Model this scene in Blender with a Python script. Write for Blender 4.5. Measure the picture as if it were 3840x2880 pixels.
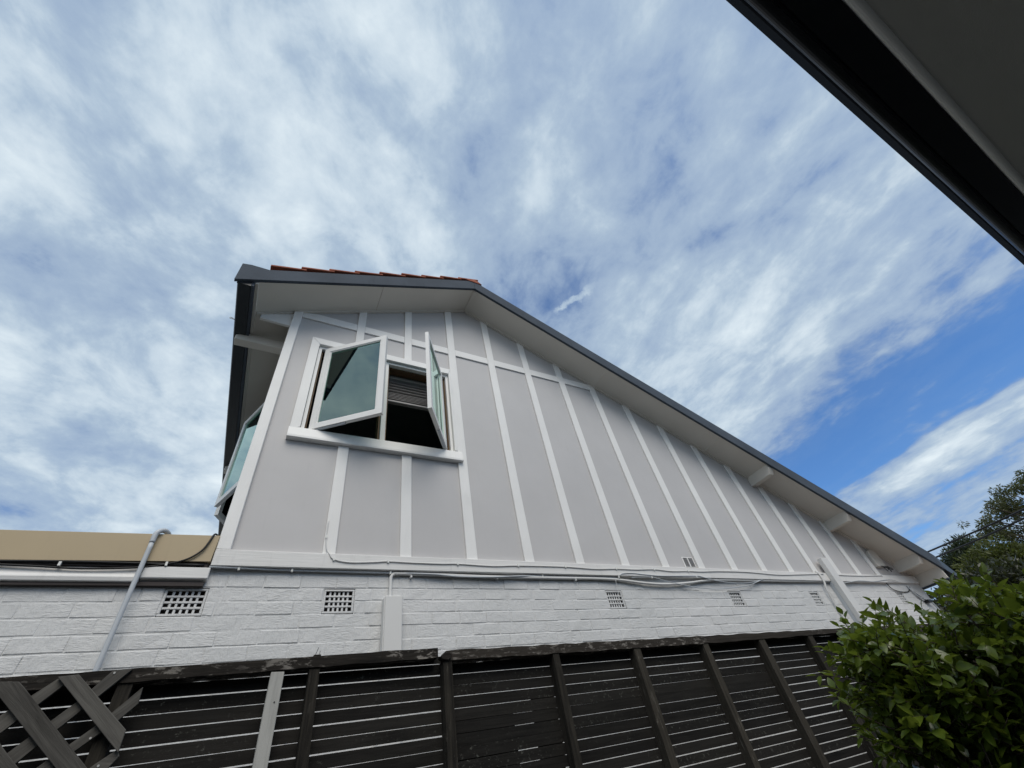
import bpy, bmesh, math, random
from mathutils import Vector, Matrix
from math import radians, sin, cos, pi, tan, atan2, hypot
random.seed(11)
for o in list(bpy.data.objects): bpy.data.objects.remove(o)
S = bpy.context.scene
C = S.collection
H = 1.6                      # camera height above the ground; all z below are measured from the camera

# ---------------------------------------------------------------- camera
# rows: camera right, down, forward in world axes (x along the wall, y towards it, z up)
CR = [Vector((0.8818273, -0.4419793, -0.1644229)),
      Vector((0.2109063, 0.6814941, -0.7007741)),
      Vector((0.4217808, 0.5832840, 0.6941763))]
FPX = 1583.9                 # focal length in pixels of the 3840 px wide photograph
cd = bpy.data.cameras.new('camera'); cam = bpy.data.objects.new('camera', cd); C.objects.link(cam)
cd.sensor_width = 36.0; cd.lens = FPX / 3840 * 36.0; cd.clip_start = 0.02; cd.clip_end = 2000
m = Matrix((( CR[0].x, -CR[1].x, -CR[2].x, 0), (CR[0].y, -CR[1].y, -CR[2].y, 0), (CR[0].z, -CR[1].z, -CR[2].z, 0), (0, 0, 0, 1)))
cam.matrix_world = Matrix.Translation((0, 0, H)) @ m
S.camera = cam
S.render.resolution_x, S.render.resolution_y = 1024, 768

# ---------------------------------------------------------------- light
SUN_AZ, SUN_EL = radians(190), radians(52)      # azimuth from +Y towards +X: behind the camera, to the left
wd = bpy.data.worlds.new('World'); S.world = wd; wd.use_nodes = True
nt = wd.node_tree; nt.nodes.clear(); L = nt.links
def N(t, **k):
    n = nt.nodes.new(t)
    for a, b in k.items(): setattr(n, a, b)
    return n
def setin(n, i, v):
    if hasattr(v, 'is_output') or isinstance(v, bpy.types.NodeSocket): nt.links.new(v, n.inputs[i])
    else: n.inputs[i].default_value = v
def Mth(op, a, b=0.0, c=0.0, clamp=False):
    n = N('ShaderNodeMath', operation=op, use_clamp=clamp); setin(n, 0, a); setin(n, 1, b)
    if op in ('MULTIPLY_ADD', 'SMOOTH_MIN'): setin(n, 2, c)
    return n.outputs[0]
def Cmb(x, y, z=0.0):
    n = N('ShaderNodeCombineXYZ'); setin(n, 0, x); setin(n, 1, y); setin(n, 2, z); return n.outputs[0]
def Nz(vec, scale, detail=5, rough=0.5, dist=0.0):
    n = N('ShaderNodeTexNoise'); n.noise_dimensions = '3D'; setin(n, 'Vector', vec)
    n.inputs['Scale'].default_value = scale; n.inputs['Detail'].default_value = detail
    n.inputs['Roughness'].default_value = rough; n.inputs['Distortion'].default_value = dist
    return n.outputs[0]
def Ramp(v, stops, interp='EASE'):
    n = N('ShaderNodeValToRGB'); r = n.color_ramp; r.interpolation = interp
    while len(r.elements) < len(stops): r.elements.new(0.5)
    for e, (p_, c_) in zip(r.elements, stops):
        e.position = p_; e.color = (*c_, 1) if isinstance(c_, tuple) else (c_, c_, c_, 1)
    setin(n, 0, v); return n.outputs[0]
def Mix(f, a, b):
    n = N('ShaderNodeMix', data_type='RGBA'); setin(n, 0, f); setin(n, 6, a); setin(n, 7, b); return n.outputs[2]
sky = N('ShaderNodeTexSky', sky_type='NISHITA'); sky.sun_disc = False
sky.sun_elevation = SUN_EL; sky.sun_rotation = SUN_AZ; sky.air_density = 1.0; sky.dust_density = 0.0; sky.ozone_density = 3.0
tc = N('ShaderNodeTexCoord'); sp = N('ShaderNodeSeparateXYZ'); L.new(tc.outputs['Generated'], sp.inputs[0])
dz = Mth('ADD', Mth('MAXIMUM', sp.outputs[2], 0.0), 0.15)
w_ = Mth('DIVIDE', sp.outputs[0], dz); s_ = Mth('DIVIDE', sp.outputs[1], dz)      # coordinates on the cloud deck
warp = Nz(Cmb(w_, Mth('MULTIPLY', s_, 0.8)), 1.3, 3, 0.5)
warpf = Nz(Cmb(Mth('MULTIPLY', w_, 1.0), Mth('MULTIPLY', s_, 0.5), 3.0), 4.0, 4, 0.6)
wv = Mth('ADD', w_, Mth('MULTIPLY_ADD', warp, 0.34, -0.17))
wv = Mth('ADD', wv, Mth('MULTIPLY_ADD', warpf, 0.26, -0.13))
# broad cover: how much cloud lies over each stretch of the deck (w from -2 to 4)
cover = Ramp(Mth('MULTIPLY_ADD', wv, 1/6, 2/6), [(0.0, .66), (.25, .62), (.31, .70), (.40, .58), (.46, .56), (.53, .62), (.56, .54), (.578, .45), (.596, .26), (.611, .05), (.632, .0), (.648, .24), (.658, .14), (.672, .50), (.70, .70), (.735, .42), (.86, .32)])
# streaks drawn out along y, mottled wisps elsewhere
st = Nz(Cmb(Mth('MULTIPLY', w_, 2.0), Mth('MULTIPLY', s_, 1.0), 1.7), 1.9, 10, 0.58, 0.25)
dg = Nz(Cmb(Mth('ADD', Mth('MULTIPLY', w_, 1.0), Mth('MULTIPLY', s_, -1.0)), Mth('ADD', Mth('MULTIPLY', w_, .75), Mth('MULTIPLY', s_, .8)), 5.1), 2.6, 11, 0.58, 0.2)
fine = Nz(Cmb(Mth('MULTIPLY', w_, 1.15), s_, 9.0), 7.5, 8, 0.6, 0.3)
side = Ramp(Mth('MULTIPLY_ADD', w_, 0.5, 0.4), [(0.35, 0.0), (0.95, 1.0)])
tex = Mth('ADD', Mth('MULTIPLY', st, side), Mth('MULTIPLY', dg, Mth('SUBTRACT', 1.0, side)))
tex = Mth('MULTIPLY_ADD', fine, 0.32, Mth('MULTIPLY', tex, 0.78))
dens = Mth('MULTIPLY_ADD', Mth('SUBTRACT', tex, 0.54), 1.6, Mth('ADD', cover, Ramp(sp.outputs[2], [(.12, .16), (.30, 0.0)])))
# a short bright wisp
ax, ay, bx, by = .495, .452, .564, .330
ln = hypot(bx-ax, by-ay); ux, uy = (bx-ax)/ln, (by-ay)/ln
al = Mth('ADD', Mth('MULTIPLY', Mth('SUBTRACT', w_, ax), ux), Mth('MULTIPLY', Mth('SUBTRACT', s_, ay), uy))
ac = Mth('ADD', Mth('MULTIPLY', Mth('SUBTRACT', w_, ax), -uy), Mth('MULTIPLY', Mth('SUBTRACT', s_, ay), ux))
ac = Mth('ADD', ac, Mth('MULTIPLY_ADD', Nz(Cmb(w_, s_, 2.0), 22.0, 5, .7), .07, -.035))
wm = Mth('MULTIPLY', Ramp(Mth('DIVIDE', Mth('ABSOLUTE', ac), .014), [(0.0, 1.0), (1.0, 0.0)]), Ramp(Mth('DIVIDE', al, ln), [(0.0, 0.0), (.2, 1.0), (.6, .8), (1.0, 0.0)]))
dens = Mth('ADD', dens, Mth('MULTIPLY', wm, .27), clamp=True)
ccol = Ramp(dens, [(0.0, (1.9, 2.85, 4.3)), (.40, (2.05, 2.75, 3.85)), (.66, (3.0, 3.75, 4.55)), (1.0, (5.5, 6.1, 6.4))], 'LINEAR')
alpha = Ramp(dens, [(0.0, .0), (.22, .06), (.55, .86), (.75, 1.0)])
bsky = N('ShaderNodeMix', data_type='RGBA', blend_type='MULTIPLY'); bsky.inputs[0].default_value = 1; L.new(sky.outputs[0], bsky.inputs[6]); bsky.inputs[7].default_value = (.50, .74, .98, 1)
skyc = Mix(alpha, bsky.outputs[2], ccol)
bg = N('ShaderNodeBackground'); L.new(skyc, bg.inputs[0]); bg.inputs[1].default_value = 0.1
wo = N('ShaderNodeOutputWorld'); L.new(bg.outputs[0], wo.inputs[0])
sd = bpy.data.lights.new('sun', 'SUN'); sd.energy = 1.5; sd.angle = radians(42); sd.color = (1.0, .93, .83)
sun = bpy.data.objects.new('sun', sd); C.objects.link(sun)
sdir = Vector((sin(SUN_AZ) * cos(SUN_EL), cos(SUN_AZ) * cos(SUN_EL), sin(SUN_EL)))
sun.rotation_euler = (-sdir).to_track_quat('-Z', 'Y').to_euler(); sun.location = (-6, -8, 14)
S.render.engine = 'CYCLES'
S.view_settings.view_transform = 'Standard'; S.view_settings.look = 'None'
S.view_settings.exposure = 0.62; S.view_settings.gamma = 1.0; S.view_settings.use_curve_mapping = False

# ---------------------------------------------------------------- helpers
def U(px, py, Y):
    """point on the plane y = Y seen at pixel (px, py) of the 3840 px photograph"""
    a, b = (px - 1920) / FPX, (py - 1440) / FPX
    r = CR[0] * a + CR[1] * b + CR[2]
    return r * (Y / r.y)
def D_(px, py):
    a, b = (px - 1920) / FPX, (py - 1440) / FPX
    return (CR[0] * a + CR[1] * b + CR[2]).normalized()
class MB:
    def __init__(s): s.v = []; s.f = []
    def add(s, vs, fs):
        o = len(s.v); s.v += [tuple(v) for v in vs]; s.f += [tuple(i + o for i in f) for f in fs]; return s
    def box(s, x0, x1, y0, y1, z0, z1):
        return s.add([(x0,y0,z0),(x1,y0,z0),(x1,y1,z0),(x0,y1,z0),(x0,y0,z1),(x1,y0,z1),(x1,y1,z1),(x0,y1,z1)],
                     [(0,3,2,1),(4,5,6,7),(0,1,5,4),(1,2,6,5),(2,3,7,6),(3,0,4,7)])
    def prism_xz(s, pts, y0, y1):
        """polygon in x, z pushed through from y0 to y1"""
        n = len(pts); a = sum(pts[i][0]*pts[(i+1)%n][1]-pts[(i+1)%n][0]*pts[i][1] for i in range(n))
        if a < 0: pts = pts[::-1]
        vs = [(x,y0,z) for x,z in pts] + [(x,y1,z) for x,z in pts]
        return s.add(vs, [tuple(range(n)), tuple(range(2*n-1,n-1,-1))] + [(i+n,(i+1)%n+n,(i+1)%n,i) for i in range(n)])
    def prism_yz(s, pts, x0, x1):
        n = len(pts); a = sum(pts[i][0]*pts[(i+1)%n][1]-pts[(i+1)%n][0]*pts[i][1] for i in range(n))
        if a < 0: pts = pts[::-1]
        vs = [(x1,y,z) for y,z in pts] + [(x0,y,z) for y,z in pts]
        return s.add(vs, [tuple(range(n)), tuple(range(2*n-1,n-1,-1))] + [(i+n,(i+1)%n+n,(i+1)%n,i) for i in range(n)])
    def tube(s, path, r, n=7, cap=True):
        path = [Vector(p_) for p_ in path]; rings = []
        rr = r if isinstance(r, (list, tuple)) else [r]*len(path)
        ref = None
        for i, p_ in enumerate(path):
            t = (path[min(i+1,len(path)-1)] - path[max(i-1,0)]).normalized()
            if ref is None: ref = t.orthogonal().normalized()
            ref = (ref - t*ref.dot(t)).normalized(); b = t.cross(ref)
            rings.append([p_ + (ref*cos(2*pi*k/n)+b*sin(2*pi*k/n))*rr[i] for k in range(n)])
        vs = [v for r_ in rings for v in r_]; fs = []
        for i in range(len(path)-1):
            for k in range(n): fs.append((i*n+k, i*n+(k+1)%n, (i+1)*n+(k+1)%n, (i+1)*n+k))
        if cap: fs += [tuple(range(n-1,-1,-1)), tuple(range((len(path)-1)*n, len(path)*n))]
        return s.add(vs, fs)
    def mesh(s, name, bevel=0, smooth=False, lift=True):
        me = bpy.data.meshes.new(name)
        me.from_pydata([(x,y,z+H) for x,y,z in s.v] if lift else s.v, [], s.f); me.update()
        if bevel:
            bm = bmesh.new(); bm.from_mesh(me); bmesh.ops.remove_doubles(bm, verts=bm.verts, dist=1e-5)
            bmesh.ops.bevel(bm, geom=bm.edges[:], offset=bevel, segments=1, affect='EDGES', clamp_overlap=True)
            bm.to_mesh(me); bm.free()
        if smooth:
            for p_ in me.polygons: p_.use_smooth = True
        return me
    def build(s, name, mat, parent=None, bevel=0, smooth=False):
        return link(name, s.mesh(name, bevel, smooth), mat, parent)
def link(name, me, mat, parent=None):
    if mat and not me.materials: me.materials.append(mat)
    o = bpy.data.objects.new(name, me); C.objects.link(o)
    if parent: adopt(o, parent)
    return o
def worldloc(o):
    p_ = Vector(o.location)
    while o.parent: o = o.parent; p_ += Vector(o.location)
    return p_
def adopt(o, parent):
    o.location = Vector(o.location) - worldloc(parent); o.parent = parent
def tag(o, label, cat, group=None, kind=None):
    if label: o['label'] = label
    if cat: o['category'] = cat
    if group: o['group'] = group
    if kind: o['kind'] = kind
    return o
def thing(name, loc, label, cat, group=None):
    o = bpy.data.objects.new(name, None); C.objects.link(o); o.location = loc; o.empty_display_size = .2
    return tag(o, label, cat, group)
def smooth_path(pts, n=6):
    """Catmull-Rom through points"""
    P = [Vector(p_) for p_ in pts]; P = [P[0]*2-P[1]] + P + [P[-1]*2-P[-2]]; out = []
    for i in range(1, len(P)-2):
        for k in range(n):
            t = k/n; a, b, c_, d = P[i-1], P[i], P[i+1], P[i+2]
            out.append(0.5*((2*b)+(c_-a)*t+(2*a-5*b+4*c_-d)*t*t+(3*b-a-3*c_+d)*t*t*t))
    return out + [P[-2]]

# ---------------------------------------------------------------- materials
class MT:
    def __init__(s, name):
        s.m = bpy.data.materials.new(name); s.m.use_nodes = True; s.t = s.m.node_tree; s.t.nodes.clear()
        s.out = s.n('ShaderNodeOutputMaterial'); s.b = s.n('ShaderNodeBsdfPrincipled'); s.t.links.new(s.b.outputs[0], s.out.inputs[0])
        g = s.n('ShaderNodeNewGeometry'); s.pos = g.outputs['Position']
    def n(s, t, **k):
        x = s.t.nodes.new(t)
        for a, b in k.items(): setattr(x, a, b)
        return x
    def set(s, node, i, v):
        if isinstance(v, bpy.types.NodeSocket): s.t.links.new(v, node.inputs[i])
        else: node.inputs[i].default_value = v
    def scaled(s, vec, sc, rot=(0,0,0)):
        x = s.n('ShaderNodeMapping'); s.t.links.new(vec, x.inputs[0]); x.inputs['Scale'].default_value = sc; x.inputs['Rotation'].default_value = rot
        return x.outputs[0]
    def noise(s, vec, scale, detail=4, rough=.55, dist=0):
        x = s.n('ShaderNodeTexNoise'); s.t.links.new(vec, x.inputs['Vector']); x.inputs['Scale'].default_value = scale
        x.inputs['Detail'].default_value = detail; x.inputs['Roughness'].default_value = rough; x.inputs['Distortion'].default_value = dist
        return x.outputs[0]
    def ramp(s, v, stops):
        x = s.n('ShaderNodeValToRGB'); r = x.color_ramp
        while len(r.elements) < len(stops): r.elements.new(.5)
        for e, (p_, c_) in zip(r.elements, stops): e.position = p_; e.color = (*c_, 1) if isinstance(c_, tuple) else (c_, c_, c_, 1)
        s.t.links.new(v, x.inputs[0]); return x.outputs[0]
    def math(s, op, a, b=0.0, clamp=False):
        x = s.n('ShaderNodeMath', operation=op, use_clamp=clamp); s.set(x, 0, a); s.set(x, 1, b); return x.outputs[0]
    def mix(s, f, a, b):
        x = s.n('ShaderNodeMix', data_type='RGBA'); s.set(x, 0, f); s.set(x, 6, a if isinstance(a, bpy.types.NodeSocket) else (*a, 1)); s.set(x, 7, b if isinstance(b, bpy.types.NodeSocket) else (*b, 1)); return x.outputs[2]
    def bump(s, h, strength, dist=.01, normal=None):
        x = s.n('ShaderNodeBump'); x.inputs['Strength'].default_value = strength; x.inputs['Distance'].default_value = dist
        s.t.links.new(h, x.inputs['Height'])
        if normal: s.t.links.new(normal, x.inputs['Normal'])
        return x.outputs[0]
    def fin(s, col=None, rough=None, normal=None, spec=None):
        if col is not None: s.set(s.b, 'Base Color', col if isinstance(col, bpy.types.NodeSocket) else (*col, 1))
        if rough is not None: s.set(s.b, 'Roughness', rough)
        if normal is not None: s.set(s.b, 'Normal', normal)
        if spec is not None: s.b.inputs['Specular IOR Level'].default_value = spec
        return s.m
def paint(name, col, rough=.55, var=.06, orange=.15, grain=None, dirt=0, spec=.35):
    t = MT(name)
    n1 = t.noise(t.pos, 2.2, 5); n2 = t.noise(t.pos, 260, 2)
    c0 = tuple(c_*(1-var) for c_ in col); c1 = tuple(min(1, c_*(1+var)) for c_ in col)
    c_ = t.mix(t.ramp(n1, [(.3, 0.), (.7, 1.)]), c0, c1)
    if dirt:
        d = t.ramp(t.noise(t.scaled(t.pos, (6, 6, 1.2)), 3, 6, .65), [(.56, 0.), (.8, dirt)])
        c_ = t.mix(d, c_, tuple(x*.55 for x in col))
    h = t.math('ADD', t.math('MULTIPLY', n2, .5), t.math('MULTIPLY', t.noise(t.pos, 5, 3), 2.0))
    if grain: h = t.math('ADD', t.math('MULTIPLY', n2, .3), t.noise(t.scaled(t.pos, grain), 1, 5, .6))
    return t.fin(c_, rough, t.bump(h, orange, .004), spec)
def timber(name, lo, hi, sc, lichen=0, rough=.85, bump=.5, lich_col=(.30, .31, .28), obj=False, th=(.50, .60), lsc=(55, 55, 55)):
    t = MT(name); v = t.pos
    if obj: tcn = t.n('ShaderNodeTexCoord'); v = tcn.outputs['Object']
    oi = t.n('ShaderNodeObjectInfo'); ad = t.n('ShaderNodeVectorMath', operation='ADD'); sc3 = t.n('ShaderNodeVectorMath', operation='SCALE')
    cx = t.n('ShaderNodeCombineXYZ'); t.t.links.new(oi.outputs['Random'], cx.inputs[0]); t.t.links.new(oi.outputs['Random'], cx.inputs[1]); t.t.links.new(oi.outputs['Random'], cx.inputs[2])
    t.t.links.new(cx.outputs[0], sc3.inputs[0]); sc3.inputs['Scale'].default_value = 37; t.t.links.new(v, ad.inputs[0]); t.t.links.new(sc3.outputs[0], ad.inputs[1]); v = ad.outputs[0]
    g = t.noise(t.scaled(v, sc), 1, 7, .62, .4); big = t.noise(v, 5, 4)
    f = t.math('ADD', t.math('MULTIPLY', g, .75), t.math('MULTIPLY', big, .35))
    f = t.math('ADD', f, t.math('MULTIPLY', oi.outputs['Random'], .28))
    c_ = t.mix(t.ramp(f, [(.42, 0.), (.85, 1.)]), lo, hi)
    if lichen:
        patch = t.ramp(t.noise(v, 2.1, 3), [(th[0], 0.), (th[0]+.14, 1.)])
        sp_ = t.ramp(t.noise(t.scaled(v, lsc), 1, 5, .72), [(th[1], 0.), (th[1]+.08, 1.)])
        c_ = t.mix(t.math('MULTIPLY', t.math('MULTIPLY', patch, sp_), lichen), c_, lich_col)
    return t.fin(c_, rough, t.bump(g, bump, .004), .2)
M = {}
M['panel'] = paint('panel_grey_paint', (.52, .507, .503), .55, .03, .12, None, .10)
M['white'] = paint('white_trim_paint', (.80, .79, .77), .5, .04, .4, (60, 60, 4), .16)
M['whiteh'] = paint('white_beam_paint', (.72, .71, .69), .5, .04, .5, (4, 60, 60), .35)
M['soffit'] = paint('soffit_paint', (.68, .64, .575), .6, .03, .08)
M['barge'] = paint('slate_grey_paint', (.068, .082, .102), .75, .15, .6, (5, 60, 60), .5, .12)
M['gutter'] = paint('dark_gutter_paint', (.035, .04, .045), .35, .1, .05)
M['tan'] = paint('tan_steel_paint', (.44, .35, .22), .45, .03, .03, None, .12)
M['conduit'] = paint('grey_plastic', (.50, .53, .56), .45, .04, .03)
M['conduit_w'] = paint('painted_conduit', (.66, .655, .64), .5, .03, .1)
M['black'] = paint('black_cable', (.012, .012, .013), .5, .1, .02)
M['clip'] = paint('white_clip', (.75, .75, .72), .4, .03, .02)
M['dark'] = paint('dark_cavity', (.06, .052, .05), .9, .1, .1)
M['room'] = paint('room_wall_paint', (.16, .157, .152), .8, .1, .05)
M['brown'] = timber('brown_window_timber', (.05, .028, .014), (.16, .095, .045), (60, 60, 3), 0, .5, .2)
M['blind'] = paint('blind_fabric', (.42, .40, .40), .7, .05, .05)
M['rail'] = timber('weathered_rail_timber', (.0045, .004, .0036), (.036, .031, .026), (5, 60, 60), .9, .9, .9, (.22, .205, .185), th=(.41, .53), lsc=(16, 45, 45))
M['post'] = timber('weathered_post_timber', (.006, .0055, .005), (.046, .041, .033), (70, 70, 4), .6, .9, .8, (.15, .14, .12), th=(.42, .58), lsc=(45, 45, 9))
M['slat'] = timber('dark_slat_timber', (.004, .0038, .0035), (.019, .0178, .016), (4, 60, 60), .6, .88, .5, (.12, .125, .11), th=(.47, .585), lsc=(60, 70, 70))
M['lath'] = timber('grey_lath_timber', (.036, .034, .031), (.115, .11, .10), (5, 80, 80), 0, .9, .7, obj=True)
M['stake'] = timber('pale_stake_timber', (.20, .20, .19), (.40, .40, .38), (80, 80, 5), 0, .85, .4)
M['nail'] = paint('nail_steel', (.42, .42, .41), .4, .1, .02)
def brick_mat():
    t = MT('painted_brick')
    a = t.noise(t.scaled(t.pos, (14, 14, 60), (0, .5, 0)), 1.6, 6, .62, .9)
    b = t.noise(t.scaled(t.pos, (70, 14, 14), (0, -.7, 0)), 1.3, 5, .6, .8)
    sel = t.ramp(t.noise(t.pos, 6, 2), [(.42, 0.), (.58, 1.)])
    h = t.mix(sel, a, b); big = t.noise(t.pos, 28, 4)
    h = t.math('ADD', h, t.math('MULTIPLY', big, .7))
    c_ = t.mix(t.ramp(t.noise(t.pos, 1.6, 5), [(.3, 0.), (.7, 1.)]), (.60, .605, .60), (.66, .66, .655))
    stn = t.ramp(t.noise(t.scaled(t.pos, (1, 1, 3)), 4, 6, .7), [(.62, 0.), (.85, .3)])
    c_ = t.mix(stn, c_, (.42, .44, .47))
    return t.fin(c_, .55, t.bump(h, .75, .007), .35)
M['brick'] = brick_mat()
def tile_mat():
    t = MT('terracotta'); c_ = t.mix(t.ramp(t.noise(t.pos, 9, 5), [(.3, 0.), (.7, 1.)]), (.24, .075, .045), (.40, .14, .085))
    d = t.ramp(t.noise(t.pos, 30, 5, .7), [(.6, 0.), (.75, .6)])
    return t.fin(t.mix(d, c_, (.09, .06, .05)), .85, t.bump(t.noise(t.pos, 80, 4), .4, .004), .2)
M['tile'] = tile_mat()
def glass_mat():
    t = MT('green_window_glass'); t.t.nodes.remove(t.b)
    tr = t.n('ShaderNodeBsdfTransparent'); tr.inputs[0].default_value = (.42, .75, .68, 1)
    gl = t.n('ShaderNodeBsdfGlossy'); gl.inputs['Roughness'].default_value = .01; gl.inputs[0].default_value = (.77, .98, .91, 1)
    fr = t.n('ShaderNodeFresnel'); fr.inputs[0].default_value = 1.55
    f2 = t.math('MULTIPLY_ADD', fr.outputs[0], 1.4); f2.node.inputs[2].default_value = .15; f2.node.use_clamp = True
    mx = t.n('ShaderNodeMixShader'); t.t.links.new(f2, mx.inputs[0]); t.t.links.new(tr.outputs[0], mx.inputs[1]); t.t.links.new(gl.outputs[0], mx.inputs[2])
    t.t.links.new(mx.outputs[0], t.out.inputs[0]); return t.m
M['glass'] = glass_mat()
def leaf_mat(name, lo, hi, gloss=.35, back=.35):
    t = MT(name); oi = t.n('ShaderNodeObjectInfo')
    n1 = t.noise(t.pos, 14, 2); n1 = t.math('ADD', t.math('MULTIPLY', n1, .8), t.math('MULTIPLY', oi.outputs['Random'], .25))
    c_ = t.mix(t.ramp(n1, [(.25, 0.), (.85, 1.)]), lo, hi)
    t.fin(c_, gloss, None, .5)
    tl = t.n('ShaderNodeBsdfTranslucent'); g2 = t.mix(.5, c_, (.20, .26, .03)); t.t.links.new(g2, tl.inputs[0])
    mx = t.n('ShaderNodeMixShader'); mx.inputs[0].default_value = back; t.t.links.new(t.b.outputs[0], mx.inputs[1]); t.t.links.new(tl.outputs[0], mx.inputs[2]); t.t.links.new(mx.outputs[0], t.out.inputs[0])
    return t.m
M['leaf'] = leaf_mat('shrub_leaf', (.020, .048, .006), (.20, .26, .030), .30)
M['leaf_dark'] = leaf_mat('dark_bush_leaf', (.016, .019, .011), (.052, .054, .032), .45, .12)
M['leaf_gum'] = leaf_mat('gum_leaf', (.032, .040, .014), (.078, .080, .030), .5, .22)
M['leaf_olive'] = leaf_mat('olive_leaf', (.040, .052, .008), (.095, .105, .022), .6, .22)
M['leaf_cyp'] = leaf_mat('conifer_leaf', (.016, .03, .016), (.04, .06, .03), .6, .1)
M['bark'] = timber('bark', (.03, .024, .018), (.10, .08, .06), (30, 30, 6), 0, .95, .8)
M['ground'] = paint('ground_paving', (.23, .22, .20), .9, .2, .6)

# ---------------------------------------------------------------- setting: ground
g = MB().add([(-300,-300,-1.6),(300,-300,-1.6),(300,300,-1.6),(-300,300,-1.6)], [(0,1,2,3)]).build('ground', M['ground'])
g['kind'] = 'structure'

# ---------------------------------------------------------------- the gabled house
D = 3.32                                   # front plane of the battens
K = .497                                   # roof pitch (tangent)
RX, RZ = 1.84, 5.372                       # ridge of the raked soffit
YB = 2.9                                   # front face of the barge boards
def sof(x): return RZ - K*abs(x-RX)        # underside of the soffit
XL, XR = -.325, 9.545                      # upper wall corner, right wall corner
YBK = 11.0
house = thing('house', (4.6, 3.4, 0), 'pale grey gabled house with white battens above a painted brick wall', 'house')
def hp(mb, name, mat, bevel=0, parent=None): return mb.build(name, M[mat], parent or house, bevel)

# masonry: bricks laid course by course
CO = .0857; Z0 = 1.290; YF = 3.345          # course height, top of the vent course, brick face
vents = [(-.522, -.292), (.400, .612), (2.935, 3.14), (4.71, 4.925), (6.29, 6.495), (8.55, 8.76)]
brick_meshes = []
def brick_mesh(w, h, i):
    """a brick with rounded, uneven painted edges; origin at its lower left front"""
    rnd = random.Random(i); d = .012
    nx, nz = 4, 2
    vs = []; fs = []
    e = .006
    xs = [0, e, w*.5, w-e, w]; zs = [0, e, h-e, h]
    for iz, z in enumerate(zs):
        for ix, x in enumerate(xs):
            edge = (ix in (0, 4)) or (iz in (0, 3))
            y = .0042 if edge else rnd.uniform(-.0018, .0018)
            if edge and not (iz in (0, 3)): y = rnd.uniform(.0005, .006)
            jx = 0 if ix in (0, 4) else rnd.uniform(-.004, .004); jz = rnd.uniform(-.0022, .0022) if iz in (1, 2) else rnd.uniform(-.001, .001)
            vs.append((x+jx, y, z+jz))
    n = 5
    for iz in range(3):
        for ix in range(4):
            a = iz*n+ix; fs.append((a, a+1, a+n+1, a+n))
    vs += [(0, .09, 0), (w, .09, 0), (w, .09, h), (0, .09, h)]; b = len(vs)-4
    fs += [(0, 15, b+3, b), (4, b+1, b+2, 19), tuple([b, b+1, 4, 3, 2, 1, 0]), tuple([15, 16, 17, 18, 19, b+2, b+3])]
    me = bpy.data.meshes.new('brick'); me.from_pydata(vs, [], fs); me.update(); me.materials.append(M['brick'])
    return me
BH = CO - .0022; cache = {}
def get_brick(w):
    key = round(w*50)/50
    lst = cache.setdefault(key, [])
    if len(lst) < 6: lst.append(brick_mesh(key, BH, hash((key, len(lst))) & 0xffff))
    return random.choice(lst), key
count = 0; restm = MB()
XLB = -2.6
for k in range(-1, 7):
    zt = Z0 - CO*k; zb = zt - CO
    x = XLB + (.115 if k % 2 else 0) + random.uniform(-.02, .02)
    while x < XR - .02:
        w = .228 + random.uniform(-.010, .010)
        if random.random() < .07: w = .118
        x1 = min(x+w, XR)
        if XR - x1 < .06: x1 = XR
        segs = [(x, x1)]
        if k in (0, 1):
            for a, b in vents:
                new = []
                for s0, s1 in segs:
                    if s1 <= a or s0 >= b: new.append((s0, s1))
                    else:
                        if a - s0 > .012: new.append((s0, a))
                        if s1 - b > .012: new.append((b, s1))
                segs = new
        for s0, s1 in segs:
            visible = s1 > -1.75 and (k < 6)
            ww = s1 - s0 - .003
            if k == -1: zz1 = 1.45
            if visible and count < 300 and not (x > 8.9 and k > 3) :
                me, key = get_brick(ww)
                o = bpy.data.objects.new('brick', me); C.objects.link(o)
                o.location = (s0+.0015, YF + random.uniform(-.002, .002), zb+.002+H+random.uniform(-.0015, .0015)); o.scale = (ww/key, 1, 1)
                adopt(o, house); count += 1
            else:
                me = brick_mesh(ww, BH, random.randrange(9999))
                restm.add([(v.co.x+s0+.0015, v.co.y+YF, v.co.z+zb+.002) for v in me.vertices], [tuple(p_.vertices) for p_ in me.polygons]); bpy.data.meshes.remove(me)
        x = x1
rb = hp(restm, 'brickwork', 'brick'); rb['kind'] = 'stuff'
mort = MB()
vx = [XLB] + [v for ab in vents for v in ab] + [XR-.004]
YM = YF + .0024
for i in range(0, len(vx), 2): mort.box(vx[i], vx[i+1], YM, YM+.03, Z0-2*CO, Z0)
mort.box(XLB, XR-.004, YM, YM+.03, Z0, 1.47); mort.box(XLB, XR-.004, YM, YM+.03, -1.6, Z0-2*CO)
hp(mort, 'mortar_bed', 'brick')
hp(MB().box(XR-.03, XR-.004, YM+.03, YBK, -1.6, 1.45), 'side_brick_wall', 'brick')
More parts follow.
